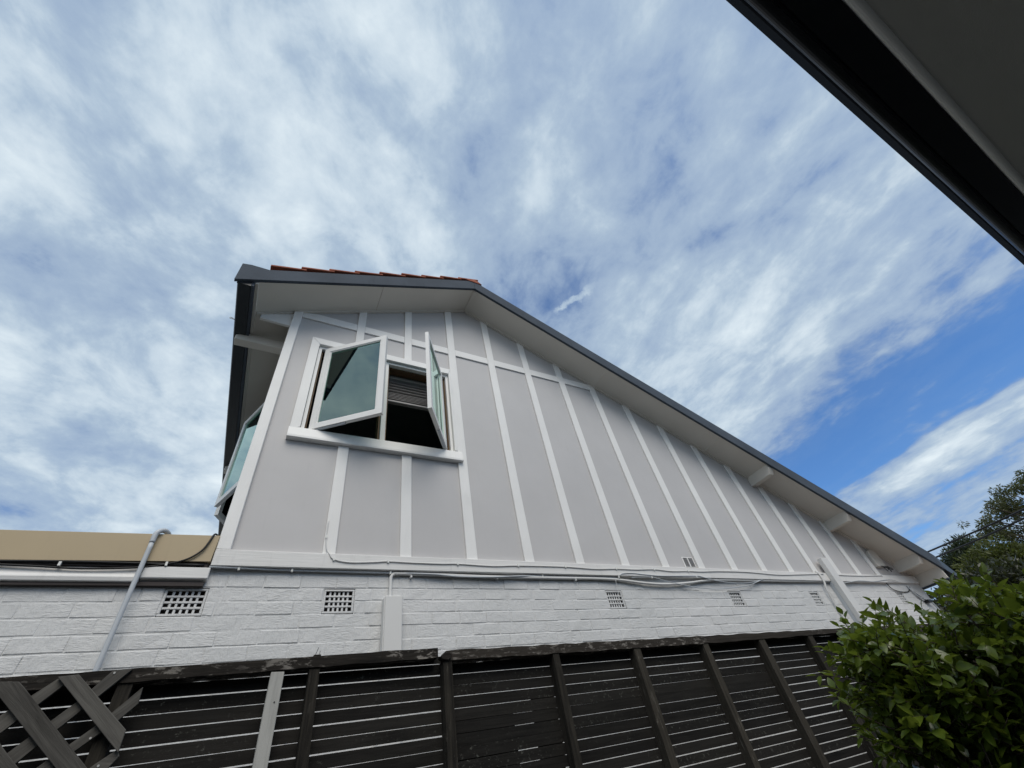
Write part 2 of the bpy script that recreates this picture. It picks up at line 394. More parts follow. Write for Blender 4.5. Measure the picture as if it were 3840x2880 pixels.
for i, (a, b) in enumerate(vents):
    z1, z0 = Z0-.004, Z0-2*CO+.006
    v = hp(MB().box(a+.002, b-.002, YF+.004, YF+.02, z0, z0+.014).box(a+.002, b-.002, YF+.004, YF+.02, z1-.012, z1).box(a+.002, a+.016, YF+.004, YF+.02, z0+.014, z1-.012).box(b-.016, b-.002, YF+.004, YF+.02, z0+.014, z1-.012), 'air_vent', 'brick', .003)
    xi0, xi1, zi0, zi1 = a+.016, b-.016, z0+.014, z1-.012
    MB().add([(xi0-.01,YF+.1,zi0-.01),(xi1+.01,YF+.1,zi0-.01),(xi1+.01,YF+.1,zi1+.01),(xi0-.01,YF+.1,zi1+.01),(xi0-.01,YF+.02,zi0-.01),(xi1+.01,YF+.02,zi0-.01),(xi1+.01,YF+.02,zi1+.01),(xi0-.01,YF+.02,zi1+.01)], [(0,1,2,3),(4,5,1,0),(5,6,2,1),(6,7,3,2),(7,4,0,3)]).build('cavity', M['dark'], v)
    for r_ in range(1, 4):
        z = zi0 + (zi1-zi0)*r_/4
        MB().box(xi0, xi1, YF+.010, YF+.020, z-.0065, z+.0065).build('bar', M['brick'], v, .002)
    for c_ in range(1, 6):
        x = xi0 + (xi1-xi0)*c_/6
        MB().box(x-.007, x+.007, YF+.013, YF+.022, zi0, zi1).build('bar', M['brick'], v, .003)

# timber beam between brick and cladding
hp(MB().box(XL-.0, 8.48, 3.300, 3.40, 1.414, 1.526), 'sill_beam', 'whiteh', .004)
hp(MB().box(8.482, XR-.03, 3.312, 3.40, 1.420, 1.535), 'sill_beam', 'whiteh', .004)

# cladding panels, bay by bay
bl = [(1.513,1.613),(2.090,2.190),(2.669,2.768),(3.247,3.349),(3.822,3.924),(4.390,4.498),(4.966,5.074),(5.542,5.645),(6.112,6.217),(6.668,6.778),(7.238,7.345),(7.789,7.898),(8.355,8.46)]
YP = 3.340
def topz(x): return sof(x) + .03
def panel(x0, x1, z0=1.52, z1=None):
    if z1 is None:
        pts = [(x0,z0),(x1,z0),(x1,topz(x1))] + ([(RX,topz(RX))] if x0 < RX < x1 else []) + [(x0,topz(x0))]
    else: pts = [(x0,z0),(x1,z0),(x1,z1),(x0,z1)]
    hp(MB().prism_xz(pts, YP, YP+.012), 'cladding_panel', 'panel')
WX0, WX1, WZ0, WZ1 = .008, 1.478, 2.662, 3.832          # clear window opening
x_ = XL+.01
hp(MB().prism_xz([(x_,1.52),(.394,1.52),(.394,2.60),(-.04,2.60),(-.04,3.88),(.394,3.88),(.394,topz(.394)),(x_,topz(x_))], YP, YP+.012), 'cladding_panel', 'panel')
for a, b in ((.396, .976), (.978, 1.56)):
    panel(a, b, 1.52, 2.60); panel(a, b, 3.88)
cs = [1.562] + [(a+b)/2 for a, b in bl[1:]] + [XR-.05]
for a, b in zip(cs[:-1], cs[1:]): panel(a+.001, b-.001)

# battens
def batten(x0, x1, z0=1.526, z1=None, y=None):
    y0 = (y or D)
    if z1 is None:
        pts = [(x0,z0),(x1,z0),(x1,topz(x1)-.02),(x0,topz(x0)-.02)]
    else: pts = [(x0,z0),(x1,z0),(x1,z1),(x0,z1)]
    hp(MB().prism_xz(pts, y0, YP), 'batten', 'white', .003)
hp(MB().prism_xz([(XL,1.527),(-.240,1.527),(-.240,topz(-.24)-.02),(XL,topz(XL)-.02)], 3.304, 3.42), 'corner_board', 'white', .004)
batten(.347, .440, 1.526, 2.535); batten(.930, 1.025, 1.526, 2.535)
for a, b in ((.360, .449), (.934, 1.025)):
    batten(a, b, 3.928)
for a, b in bl: batten(a, b)
# noggins between the battens
edges = [(-.240, .360), (.449, .934), (1.025, 1.513)] + [(bl[i][1], bl[i+1][0]) for i in range(3)] + [(bl[3][1], bl[4][0])]
for a, b in edges:
    zt = 4.366
    pts = [(a+.001,4.250),(b-.001,4.250),(b-.001,min(zt,sof(b)-.002)),(a+.001,min(zt,sof(a)-.002))]
    if a < -.2: pts = [(a+.001,4.250),(b-.001,4.250),(b-.001,zt),(a+.14,zt),(a+.001,sof(a)-.01)]
    hp(MB().prism_xz(pts, D+.002, YP), 'noggin', 'white', .003)
# end of the gable wall beyond the corner board, and the side wall of the upper floor
hp(MB().prism_xz([(XL-.002,4.06),(XL-.002,sof(XL)),(-.62,sof(-.62)),(-.62,4.075)], 3.34, 3.37), 'gable_return', 'white')
side_w = MB().box(XL+.012, XL+.05, 3.42, 4.21, 1.5, 4.4).box(XL+.012, XL+.05, 4.21, 5.69, 1.5, 2.64).box(XL+.012, XL+.05, 4.21, 5.69, 3.84, 4.4).box(XL+.012, XL+.05, 5.69, YBK, 1.5, 4.4)
hp(side_w, 'side_cladding', 'panel')

# gable window: casing, sill, frame
win = hp(MB().box(WX0-.0, WX0+.03, 3.335, 3.47, WZ0, WZ1).box(WX1-.03, WX1, 3.335, 3.47, WZ0, WZ1).box(WX0+.03, WX1-.03, 3.335, 3.47, WZ1-.03, WZ1).box(WX0+.03, WX1-.03, 3.335, 3.47, WZ0, WZ0+.02), 'window', 'white')
def wp(mb, name, mat, bevel=0): return mb.build(name, M[mat], win, bevel)
YA = 3.300
wp(MB().prism_xz([(-.080,2.605),(.004,2.668),(.004,3.834),(-.080,3.926)], YA, 3.345), 'architrave', 'white', .003)
wp(MB().prism_xz([(-.080,3.927),(.004,3.835),(1.480,3.835),(1.512,3.922)], YA, 3.345), 'architrave', 'white', .003)
wp(MB().prism_xz([(1.481,2.668),(1.512,2.668),(1.512,3.920),(1.481,3.834)], YA+.002, 3.345), 'architrave', 'white', .002)
wp(MB().prism_yz([(3.281,2.536),(3.345,2.536),(3.345,2.640),(3.44,2.664),(3.44,2.684),(3.308,2.664),(3.301,2.657),(3.281,2.560)], -.086, 1.560), 'window_sill', 'white', .003)
wp(MB().box(.712, .762, 3.338, 3.46, WZ0+.01, WZ1-.03), 'mullion', 'white', .003)
for a, b in ((WX0+.031, WX0+.046), (.696, .711), (.763, .776), (WX1-.046, WX1-.031)):
    wp(MB().box(a, b, 3.372, 3.475, WZ0+.02, WZ1-.03), 'timber_stop', 'brown')
wp(MB().box(WX0+.046, WX1-.046, 3.385, 3.475, WZ1-.05, WZ1-.03), 'timber_stop', 'brown')

def sash(hx, hy, ang, w, z0, z1, side, latch=True):
    """casement sash hinged at (hx, hy); ang measured from the wall towards the outside"""
    # local: x from hinge to free edge, y = thickness, z up
    T = .038; Fw = .058
    ob = MB().box(0, Fw, 0, T, 0, z1-z0).box(w-Fw, w, 0, T, 0, z1-z0).box(Fw, w-Fw, 0, T, 0, Fw).box(Fw, w-Fw, 0, T, z1-z0-Fw, z1-z0)
    me = ob.mesh('casement_sash', 0, False, False)
    bm = bmesh.new(); bm.from_mesh(me); bm.to_mesh(me); bm.free()
    o = link('casement_sash', me, M['white'])
    p_ = link('pane', MB().box(Fw-.004, w-Fw+.004, T*.45, T*.6, Fw-.004, z1-z0-Fw+.004).mesh('pane', 0, False, False), M['glass'])
    bead = MB()
    for (x0, x1, za, zb) in ((Fw, Fw+.012, Fw, z1-z0-Fw), (w-Fw-.012, w-Fw, Fw, z1-z0-Fw), (Fw+.012, w-Fw-.012, Fw, Fw+.012), (Fw+.012, w-Fw-.012, z1-z0-Fw-.012, z1-z0-Fw)):
        bead.box(x0, x1, .008, T*.45, za, zb)
    b_ = link('glazing_bead', bead.mesh('glazing_bead', 0, False, False), M['white'])
    st_ = link('hinge_stay', MB().box(.06, .34, T*.3, T*.8, -.012, -.002).mesh('hinge_stay', 0, False, False), M['conduit'])
    for q in (p_, b_, st_): q.parent = o
    o.location = (hx, hy, z0+H); return o
zs0, zs1 = 2.676, 3.812
s1 = sash(.073, 3.338, 0, .684, zs0, zs1, 1); s1.rotation_euler.z = -radians(35.9); adopt(s1, house)
s2 = sash(1.369, 3.338, 0, .678, zs0, zs1, -1); s2.rotation_euler.z = pi + radians(57.4); adopt(s2, house)
# side window in the upper left wall, both sashes ajar
s3 = sash(XL+.0, 4.25, 0, .68, 2.70, 3.86, 1); s3.rotation_euler.z = atan2(.635, -.262); adopt(s3, house)
s4 = sash(XL+.0, 5.66, 0, .68, 2.70, 3.86, 1); s4.rotation_euler.z = atan2(-.615, -.29); adopt(s4, house)
w2 = hp(MB().box(XL-.03, XL+.05, 4.17, 4.23, 2.58, 3.9).box(XL-.03, XL+.05, 5.67, 5.73, 2.58, 3.9).box(XL-.03, XL+.05, 4.23, 5.67, 3.84, 3.9).box(XL-.06, XL+.05, 4.15, 5.75, 2.58, 2.66).box(XL-.01, XL+.04, 4.93, 4.98, 2.66, 3.84), 'window', 'white')

# room behind the window
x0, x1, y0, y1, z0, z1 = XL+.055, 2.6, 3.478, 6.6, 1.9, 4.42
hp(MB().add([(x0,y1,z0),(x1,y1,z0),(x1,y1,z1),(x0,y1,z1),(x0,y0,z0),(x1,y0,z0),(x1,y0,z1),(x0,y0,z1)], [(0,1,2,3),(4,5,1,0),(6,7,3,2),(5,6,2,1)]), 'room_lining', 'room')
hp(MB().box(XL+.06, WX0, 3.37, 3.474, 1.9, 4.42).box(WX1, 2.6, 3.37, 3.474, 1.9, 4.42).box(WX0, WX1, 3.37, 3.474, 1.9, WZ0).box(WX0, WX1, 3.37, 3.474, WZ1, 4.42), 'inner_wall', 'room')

# raked soffit, barge boards, eaves
def soffit_sheet(x0, x1, y0=YB+.035, y1=3.345):
    hp(MB().add([(x0,y0,sof(x0)),(x1,y0,sof(x1)),(x1,y1,sof(x1)),(x0,y1,sof(x0)),(x0,y0,sof(x0)+.01),(x1,y0,sof(x1)+.01),(x1,y1,sof(x1)+.01),(x0,y1,sof(x0)+.01)], [(0,3,2,1),(4,5,6,7),(0,1,5,4),(1,2,6,5),(2,3,7,6),(3,0,4,7)]), 'soffit_sheet', 'soffit')
for a, b in ((-.70, .55), (.553, RX), (RX, 3.92), (3.923, 5.78), (5.783, 7.8), (7.803, XR+.02)): soffit_sheet(a, b)
hp(MB().add([(-.70,3.346,sof(-.70)),(XL+.012,3.346,sof(XL+.012)),(XL+.012,YBK,sof(XL+.012)),(-.70,YBK,sof(-.70)),(-.70,3.346,sof(-.7)+.01),(XL+.012,3.346,sof(XL)+.01),(XL+.012,YBK,sof(XL)+.01),(-.70,YBK,sof(-.70)+.01)], [(0,3,2,1),(4,5,6,7),(0,1,5,4),(1,2,6,5),(2,3,7,6),(3,0,4,7)]), 'soffit_sheet', 'soffit')
def strip(x, w=.03, y0=YB+.036, y1=3.33, t=.007):
    hp(MB().add([(x-w/2,y0,sof(x-w/2)-t),(x+w/2,y0,sof(x+w/2)-t),(x+w/2,y1,sof(x+w/2)-t),(x-w/2,y1,sof(x-w/2)-t),(x-w/2,y0,sof(x-w/2)-.0005),(x+w/2,y0,sof(x+w/2)-.0005),(x+w/2,y1,sof(x+w/2)-.0005),(x-w/2,y1,sof(x-w/2)-.0005)], [(0,3,2,1),(4,5,6,7),(0,1,5,4),(1,2,6,5),(2,3,7,6),(3,0,4,7)]), 'cover_strip', 'soffit')
for x in (3.92, 5.78): strip(x, .035)
strip(RX+.02, .05, t=.012)
# quad moulding along the wall under the soffit
for a, b in ((XL, RX-.01), (RX+.01, XR-.03)):
    hp(MB().prism_xz([(a,sof(a)-.022),(b,sof(b)-.022),(b,sof(b)-.001),(a,sof(a)-.001)], D-.018, YP), 'cornice_strip', 'soffit')
hp(MB().prism_xz([(-.66,sof(-.66)-.016),(XL,sof(XL)-.016),(XL,sof(XL)-.001),(-.66,sof(-.66)-.001)], 3.322, 3.372), 'cornice_strip', 'soffit')
hp(MB().box(-.70, -.672, YB+.036, YBK, sof(-.70)-.02, sof(-.672)+.004), 'cornice_strip', 'soffit')
# outriggers under the right rake and under the left eave
for xc in (6.585, 7.93, 9.20):
    zt = sof(xc)+.03; zb_ = sof(xc)-.125
    hp(MB().prism_yz([(D+.02,zb_),(D+.02,zt),(YB+.04,zt),(YB+.04,zb_+.085),(YB+.09,zb_)], xc-.055, xc+.055), 'outrigger', 'soffit', .004)
hp(MB().prism_xz([(XL+.01,3.955),(XL+.01,4.075),(-.70,4.075),(-.815,4.02),(-.815,3.955)], 3.60, 3.70), 'outrigger', 'soffit', .004)
hp(MB().prism_xz([(XL+.01,3.955),(XL+.01,4.075),(-.70,4.075),(-.815,4.02),(-.815,3.955)], 6.1, 6.2), 'outrigger', 'soffit', .004)
# barge boards
TB = .205
zl = 4.03
hp(MB().prism_xz([(-.868,sof(-.868)),(RX-.001,RZ),(RX-.001,RZ+TB),(-.63,sof(-.63)+TB-.005),(-.79,4.345),(-.868,4.325)], YB, YB+.034), 'barge_board', 'barge', .002)
XE = 9.62
hp(MB().prism_xz([(RX+.001,RZ),(XE,sof(XE)-.04),(XE,sof(XE)+TB),(RX+.001,RZ+TB)], YB, YB+.034), 'barge_board', 'barge', .002)
hp(MB().prism_xz([(XE,sof(XE)-.04),(XE+.30,sof(XE+.28)-.05),(XE+.30,sof(XE+.28)+.03),(XE,sof(XE)+TB)], YB+.001, YB+.033), 'barge_foot', 'gutter')
# left gutter and fascia (run away from the camera), right fascia
hp(MB().prism_xz([(-.845,4.045),(-.835,4.035),(-.728,4.035),(-.728,4.16),(-.736,4.16),(-.736,4.045),(-.832,4.045),(-.838,4.15),(-.85,4.15)], YB+.035, YBK), 'eaves_gutter', 'gutter')
hp(MB().box(-.724, -.702, YB+.036, YBK, 4.036, 4.17), 'fascia', 'barge')
hp(MB().box(-.846, -.726, YB+.0345, YB+.045, 4.030, 4.2), 'gutter_end', 'gutter')
hp(MB().box(XR+.003, XR+.03, YB+.035, YBK, 1.36, 1.60), 'fascia', 'soffit')
hp(MB().prism_xz([(XR+.032,1.345),(XR+.15,1.345),(XR+.16,1.47),(XR+.145,1.47),(XR+.14,1.36),(XR+.032,1.36)], YB+.035, YBK), 'eaves_gutter', 'gutter')
hp(MB().box(XR-.004, XR+.034, YB+.036, YBK, 1.338, 1.358), 'eaves_trim', 'barge')
# roof deck and tiles
roof = hp(MB().prism_xz([(-.70,sof(-.70)+.05),(RX,RZ+.05),(XR+.03,sof(XR+.03)+.05),(XR+.03,sof(XR+.03)+.17),(RX,RZ+TB-.02),(-.70,sof(-.70)+.17)], YB+.036, YBK), 'roof', 'tile')
ct, stn_ = cos(math.atan(K)), sin(math.atan(K))
GA = .31
def tile_course(side, i, first):
    """one tile at the verge, lying on the slope; tail lifted over the tile below"""
    d0 = i*GA + random.uniform(-.006, .006); d1 = d0 + GA + .06
    # coordinates: distance up from eave along slope
    xe, ze = ((-.915, sof(-.915)) if side < 0 else (XR+.18, sof(XR+.18)))
    y0, y1 = (YB - .012 if side < 0 else YB + .022) + random.uniform(-.006, .006), YB + .25
    base = TB*.90+.052 if side < 0 else TB*.90-.026
    pts = []
    lift = .055 + random.uniform(-.006, .006); th = .028
    def P(d, off): return (xe - side*(d*ct) - 0*side + (-side)*(-off*stn_)*0, ze + d*stn_ + base*1.0 + off)
    a = P(d0, lift-th); b = P(d0, lift); c_ = P(d0+GA*.55, lift-.024); e = P(d1, 0.004); f_ = P(d1, -.02)
    MB().prism_xz([a, b, c_, e, f_], y0, y1).build('roof_tile', M['tile'], roof, .004)
nl = int((RX+.915)/ct/GA); nr = int((XR+.18-RX)/ct/GA)
for i in range(nl+1):
    if i*GA*ct < RX+.915-.18 and i > 0: tile_course(-1, i, i == 0)
for i in range(nr):
    if i*GA*ct < XR+.18-RX-.2: tile_course(1, i, i == 0)
y = YB - .01
while y < YBK:
    z_ = RZ+TB+.033
    MB().prism_xz([(RX-.13,z_-.075),(RX-.07,z_-.02),(RX,z_+.005),(RX+.07,z_-.02),(RX+.13,z_-.075)], y, y+.39).build('ridge_tile', M['tile'], roof, .004); y += .4
for i in range(nr):                                   # remaining tiles of each course, further back on the roof
    d0 = i*GA; xa = XR+.18-d0*ct; za = sof(XR+.18)+d0*stn_+TB*.9-.03
    if xa < RX+.2: break
    MB().prism_xz([(xa,za+.0),(xa,za+.05),(xa-GA*ct,za+GA*stn_+.01),(xa-GA*ct,za+GA*stn_-.01)], YB+.255, YBK).build('tile_course', M['tile'], roof)
for i in range(1, nl):
    d0 = i*GA; xa = -.80+d0*ct; za = sof(-.80)+d0*stn_+TB*.9
    if xa > RX-.2: break
    MB().prism_xz([(xa,za+.0),(xa,za+.05),(xa+GA*ct,za+GA*stn_+.01),(xa+GA*ct,za+GA*stn_-.01)], YB+.255, YBK).build('tile_course', M['tile'], roof)

# flat roofed wing to the left: tan fascia over a white moulded beam
hp(MB().prism_xz([(-2.6,1.385),(-.332,1.437),(-.324,1.618),(-2.6,1.555)], 3.296, 3.33), 'fascia_panel', 'tan', .002)
hp(MB().add([(-2.6,3.33,1.53),(-.33,3.33,1.59),(-.33,8,1.59),(-2.6,8,1.53),(-2.6,3.33,1.40),(-.33,3.33,1.44),(-.33,8,1.44),(-2.6,8,1.40)],[(0,1,2,3),(7,6,5,4),(4,5,1,0),(5,6,2,1),(6,7,3,2),(7,4,0,3)]), 'flat_roof', 'gutter')
hp(MB().prism_yz([(3.34,1.30),(3.305,1.31),(3.300,1.335),(3.315,1.36),(3.32,1.395),(3.34,1.40)], -2.6, -.668), 'moulded_beam', 'whiteh', .003)
hp(MB().prism_yz([(3.34,1.318),(3.300,1.330),(3.300,1.40),(3.34,1.405)], -.664, -.318), 'moulded_beam', 'whiteh', .004)
hp(MB().box(-2.6, -.34, 3.312, 3.345, 1.402, 1.44), 'painted_shadow_gap', 'dark')  # solid dark strip: shade and dirt of the gap below the fascia, as colour
hp(MB().box(-2.6, -.33, 3.316, 3.344, 1.290, 1.312), 'painted_shadow_gap', 'dark')  # dark strip again, painting in the shadowed, dirty gap under the moulded beam

# louvred vent in a cladding panel
lv = hp(MB().box(4.19, 4.37, YP-.006, YP, 1.545, 1.66), 'louvre_vent', 'white', .002)
for cx in (4.205, 4.29):
    for i in range(9):
        z = 1.553 + i*.0115
        MB().box(cx, cx+.066, YP-.0085, YP-.0065, z, z+.0055).build('slot', M['dark'], lv)

# ---------------------------------------------------------------- pipes, boxes and cables fixed to the wall
gp = [U(0+1128*.31646, 2080+1400*.31646, 3.30), U(945*.5908+8, 1900+240*.5908, 3.272)]
xg = -.675
pipe = thing('conduit_pipe', (xg, 3.3, .8+H), 'grey plastic conduit pipe bent over the tan fascia at left', 'pipe')
MB().tube(smooth_path([(xg-.002,3.30,.30),(xg,3.288,.86),(xg,3.275,1.30),(xg,3.270,1.54)], 5), .0135, 10).build('straight_pipe', M['conduit'], pipe, 0, True)
MB().tube(smooth_path([(xg,3.270,1.535),(xg,3.270,1.585),(xg+.008,3.275,1.612),(xg+.03,3.30,1.634),(xg+.05,3.36,1.640),(xg+.05,3.5,1.64)], 5), .0155, 10).build('bend', M['conduit'], pipe, 0, True)
box_m = thing('trunking_box', (.88, 3.33, .5+H), 'pale grey rectangular cable trunking standing below the bent white conduit', 'trunking')
MB().box(.815, .942, 3.27, 3.342, -.2, 1.215).build('cover', M['conduit_w'], box_m, .005)
MB().box(.809, .8145, 3.28, 3.343, -.2, 1.205).build('side_flange', M['conduit_w'], box_m)
con = thing('white_conduit', (.86, 3.33, 1.22+H), 'long white painted conduit rising from the trunking and sagging along the beam', 'conduit')
pth = [(.863,3.325,1.18),(.863,3.325,1.33),(.866,3.325,1.372),(.885,3.325,1.392),(.925,3.325,1.397),(1.27,3.322,1.393),(1.72,3.322,1.386),(2.43,3.322,1.387),(2.82,3.322,1.389),(3.13,3.322,1.382),(3.456,3.318,1.353),(3.75,3.315,1.343),(4.07,3.318,1.36),(4.50,3.322,1.398),(5.10,3.322,1.405),(5.88,3.322,1.407),(6.9,3.322,1.417)]
MB().tube(smooth_path(pth, 6), .0125, 9).build('tube', M['conduit_w'], con, 0, True)
for x in (1.02, 1.775, 2.6): MB().box(x-.006, x+.006, 3.308, 3.345, 1.365, 1.38).build('saddle_clip', M['conduit_w'], con)
def cable(name, pts, r, mat, label, clips=(), n=5, cat='cable', group=None):
    o = thing(name, (pts[0][0], pts[0][1], pts[0][2]+H), label, cat, group)
    MB().tube(smooth_path(pts, n), r, 6).build('cable_sheath', M[mat], o, 0, True)
    for (x, y, z) in clips: MB().box(x-.006, x+.006, y-.006, y+.008, z-.011, z+.013).build('cable_clip', M['clip'], o)
    return o
yb = 3.294
cable('telephone_cable', [(.357,3.314,1.80),(.358,3.314,1.654),(.372,3.31,1.565),(.398,3.297,1.515),(.43,yb,1.48),(.543,yb,1.46),(.724,yb,1.468),(.827,yb,1.477),(1.02,yb,1.473),(1.27,yb,1.472),(1.409,yb,1.476),(1.734,yb,1.467),(1.99,yb,1.478),(2.494,yb,1.482),(2.85,yb,1.471),(3.12,yb,1.480),(3.37,yb,1.478),(3.64,yb,1.487),(3.886,yb,1.474),(4.15,yb,1.481),(4.35,yb,1.48),(4.69,yb,1.492),(5.18,yb,1.494),(5.75,yb,1.474),(6.17,yb,1.484),(6.82,yb,1.508)], .0042, 'conduit_w', 'thin white cable running down a batten and along the face of the beam',
      [(.358,3.314,1.66),(.43,yb,1.48),(.83,yb,1.476),(1.41,yb,1.476),(1.99,yb,1.478),(2.5,yb,1.482),(3.12,yb,1.48),(3.64,yb,1.486),(4.15,yb,1.481)])
cable('telephone_cable', [(7.13,yb,1.500),(7.4,yb,1.497),(7.69,yb,1.498),(8.0,yb,1.503),(8.42,yb,1.515)], .0045, 'conduit_w', 'short white cable on the beam between the tall trunking and the meter box', [(8.41,yb,1.515)])
yc = 3.325
cable('power_cable', [(-.33,3.31,1.409),(.166,yc,1.404),(.72,yc,1.401),(.857,yc,1.401),(1.195,3.306,1.391),(1.41,3.304,1.376),(1.72,3.304,1.377),(2.0,3.308,1.392),(2.24,yc,1.404),(2.43,yc,1.400),(3.13,yc,1.405)], .0065, 'conduit', 'grey cable tucked under the white beam above the bricks', [(-.16,3.315,1.405),(.166,3.318,1.402),(.857,3.318,1.400),(2.24,3.318,1.404)])
cable('power_cable', [(3.13,3.312,1.405),(3.16,3.30,1.425),(3.2,3.297,1.436),(3.33,3.297,1.441),(3.474,3.297,1.432),(3.73,3.297,1.422),(4.25,3.297,1.432),(4.35,3.297,1.42),(4.606,3.306,1.383),(4.85,3.31,1.368),(5.09,3.31,1.372),(5.29,3.31,1.392),(5.563,3.305,1.436)], .004, 'conduit', 'loose grey wire looping up over the beam edge above the middle vent', [(3.13,3.308,1.405),(4.25,3.30,1.425),(5.56,3.303,1.43)])
cable('power_cable', [(3.30,3.312,1.404),(3.575,3.306,1.409),(3.765,3.305,1.372),(4.11,3.308,1.320),(4.35,3.308,1.302),(4.573,3.308,1.300),(5.06,3.308,1.337),(5.29,3.308,1.385),(5.56,3.304,1.430),(6.23,3.306,1.428),(6.85,3.31,1.410)], .0042, 'conduit', 'grey wire hanging in a long low loop below the sagging conduit', [(3.575,3.304,1.409),(6.23,3.304,1.43)])
cable('dangling_wire', [(3.08,3.312,1.375),(3.078,3.320,1.31),(3.075,3.326,1.24),(3.06,3.335,1.20),(3.05,3.34,1.185)], .0025, 'conduit_w', 'short thin wire dangling in front of the middle air vent', n=4, cat='wire')
cable('black_cable', [(-2.4,3.302,1.425),(-1.9,3.302,1.41),(-1.2,3.302,1.388),(-.95,3.302,1.378),(-.69,3.302,1.392),(-.55,3.300,1.418),(-.46,3.286,1.445),(-.40,3.284,1.50),(-.375,3.284,1.56),(-.362,3.29,1.615),(-.352,3.31,1.632),(-.335,3.33,1.625),(-.325,3.34,1.60)], .006, 'black', 'black cable curling up over the right end of the tan fascia', [(-.56,3.298,1.415),(-1.06,3.298,1.40)], cat='cable')
cable('black_cable', [(-2.4,3.304,1.40),(-1.6,3.304,1.405),(-1.06,3.304,1.418),(-.6,3.304,1.417),(-.36,3.304,1.416)], .008, 'black', 'straight black cable along the underside of the tan fascia')
tk = thing('tall_trunking', (6.95, 3.33, 1.0+H), 'tall square grey cable trunking crossing the beam beside the shrub', 'trunking')
MB().box(6.895, 7.06, 3.235, 3.299, .3, 1.715).build('cover', M['conduit_w'], tk, .005)
MB().box(6.89, 7.065, 3.299, 3.345, .3, 1.41).build('back_plate', M['conduit'], tk)
cable('drop_pipe', [(6.69,3.312,1.55),(6.70,3.29,1.50),(6.69,3.285,1.40),(6.66,3.30,1.30),(6.665,3.32,1.1),(6.67,3.325,.60)], .013, 'conduit_w', 'thin white drop pipe left of the tall square trunking', cat='pipe')
mb_ = thing('meter_box', (8.66, 3.3, 1.6+H), 'rounded cream service box tucked under the low end of the eave', 'service box')
pts = [(8.52,1.66),(8.78,1.66),(8.78,1.86)] + [(8.65+.13*cos(a), 1.86+.075*sin(a)) for a in [radians(k) for k in range(15, 180, 15)]] + [(8.52,1.86)]
pts = [(x, min(z, sof(x)-.03)) for x, z in pts]
MB().prism_xz(pts, 3.29, 3.345).build('cover', M['soffit'], mb_, .006)
for i in range(5):
    a = 8.55 + .05*i
    MB().tube(smooth_path([(a,3.27,1.66),(a+random.uniform(-.02,.03),3.255,1.63),(a+random.uniform(0,.06),3.25,1.61+random.uniform(-.02,.02)),(a+.07,3.26,1.58+random.uniform(-.02,.02))],4), .006, 5).build('wire_tail', M['black'], mb_, 0, True)
cable('service_cable', [(7.07,3.31,1.395),(7.2,3.305,1.392),(7.63,3.298,1.428),(8.03,3.298,1.421),(8.35,3.296,1.445),(8.6,3.296,1.455),(8.8,3.30,1.43)], .005, 'conduit', 'grey service cable wandering along the beam right of the tall trunking')
cable('service_cable', [(8.40,3.31,1.43),(8.51,3.33,1.33),(8.74,3.335,1.29),(8.94,3.335,1.292),(9.06,3.335,1.33),(9.127,3.335,1.367)], .006, 'black', 'black service cable sagging across the bricks below the eave end')
cable('service_cable', [(9.05,3.33,1.39),(9.07,3.325,1.30),(9.12,3.32,1.22),(9.25,3.31,1.17),(9.36,3.30,1.13),(9.41,3.30,1.0),(9.46,3.30,.85),(9.5,3.30,.6)], .011, 'conduit', 'bunch of grey cable falling down the far right corner of the wall')
jb = thing('junction_block', (9.3, 3.3, 1.14+H), 'small dark junction block with tangled wires at the right wall corner', 'junction box')
MB().box(9.24, 9.36, 3.28, 3.343, 1.12, 1.16).build('casing', M['black'], jb, .004)
for i in range(5):
    MB().tube(smooth_path([(9.08+.02*i,3.335,1.34-.02*i),(9.13+.02*i,3.32,1.25-.01*i),(9.2+.02*i,3.31,1.17+random.uniform(-.02,.02)),(9.27,3.30,1.14)],4), .005, 5).build('wire_tail', M['black'], jb, 0, True)
bk = cable('gutter_hook', [(-.85,3.48,4.10),(-.875,3.47,4.115),(-.895,3.46,4.11),(-.897,3.455,4.09),(-.875,3.455,4.085),(-.85,3.46,4.09)], .004, 'conduit', 'tiny wire hook on the left gutter near the outrigger', n=4, cat='hook')
cable('vent_pipe', [(-.42,5.0,1.55),(-.42,5.0,2.64)], .022, 'white', 'white pipe rising beside the left corner above the flat roof', n=2, cat='pipe')

# ---------------------------------------------------------------- blind in the window
bd = thing('venetian_blind', (.74, 3.53, 3.4+H), 'dark slatted blind drawn up at the top of the open window', 'blind')
MB().box(.06, 1.43, 3.50, 3.56, 3.755, 3.80).build('head_rail', M['blind'], bd, .004)
z = 3.74
for i in range(9):
    z -= (.045 if i < 5 else .022)
    MB().add([(.07,3.500,z),(1.42,3.500,z),(1.42,3.56,z+.022),(.07,3.56,z+.022),(.07,3.500,z+.004),(1.42,3.500,z+.004),(1.42,3.56,z+.026),(.07,3.56,z+.026)], [(0,3,2,1),(4,5,6,7),(0,1,5,4),(1,2,6,5),(2,3,7,6),(3,0,4,7)]).build('slat', M['blind'], bd)
MB().box(.07, 1.42, 3.505, 3.555, z-.04, z-.015).build('bottom_rail', M['blind'], bd, .003)

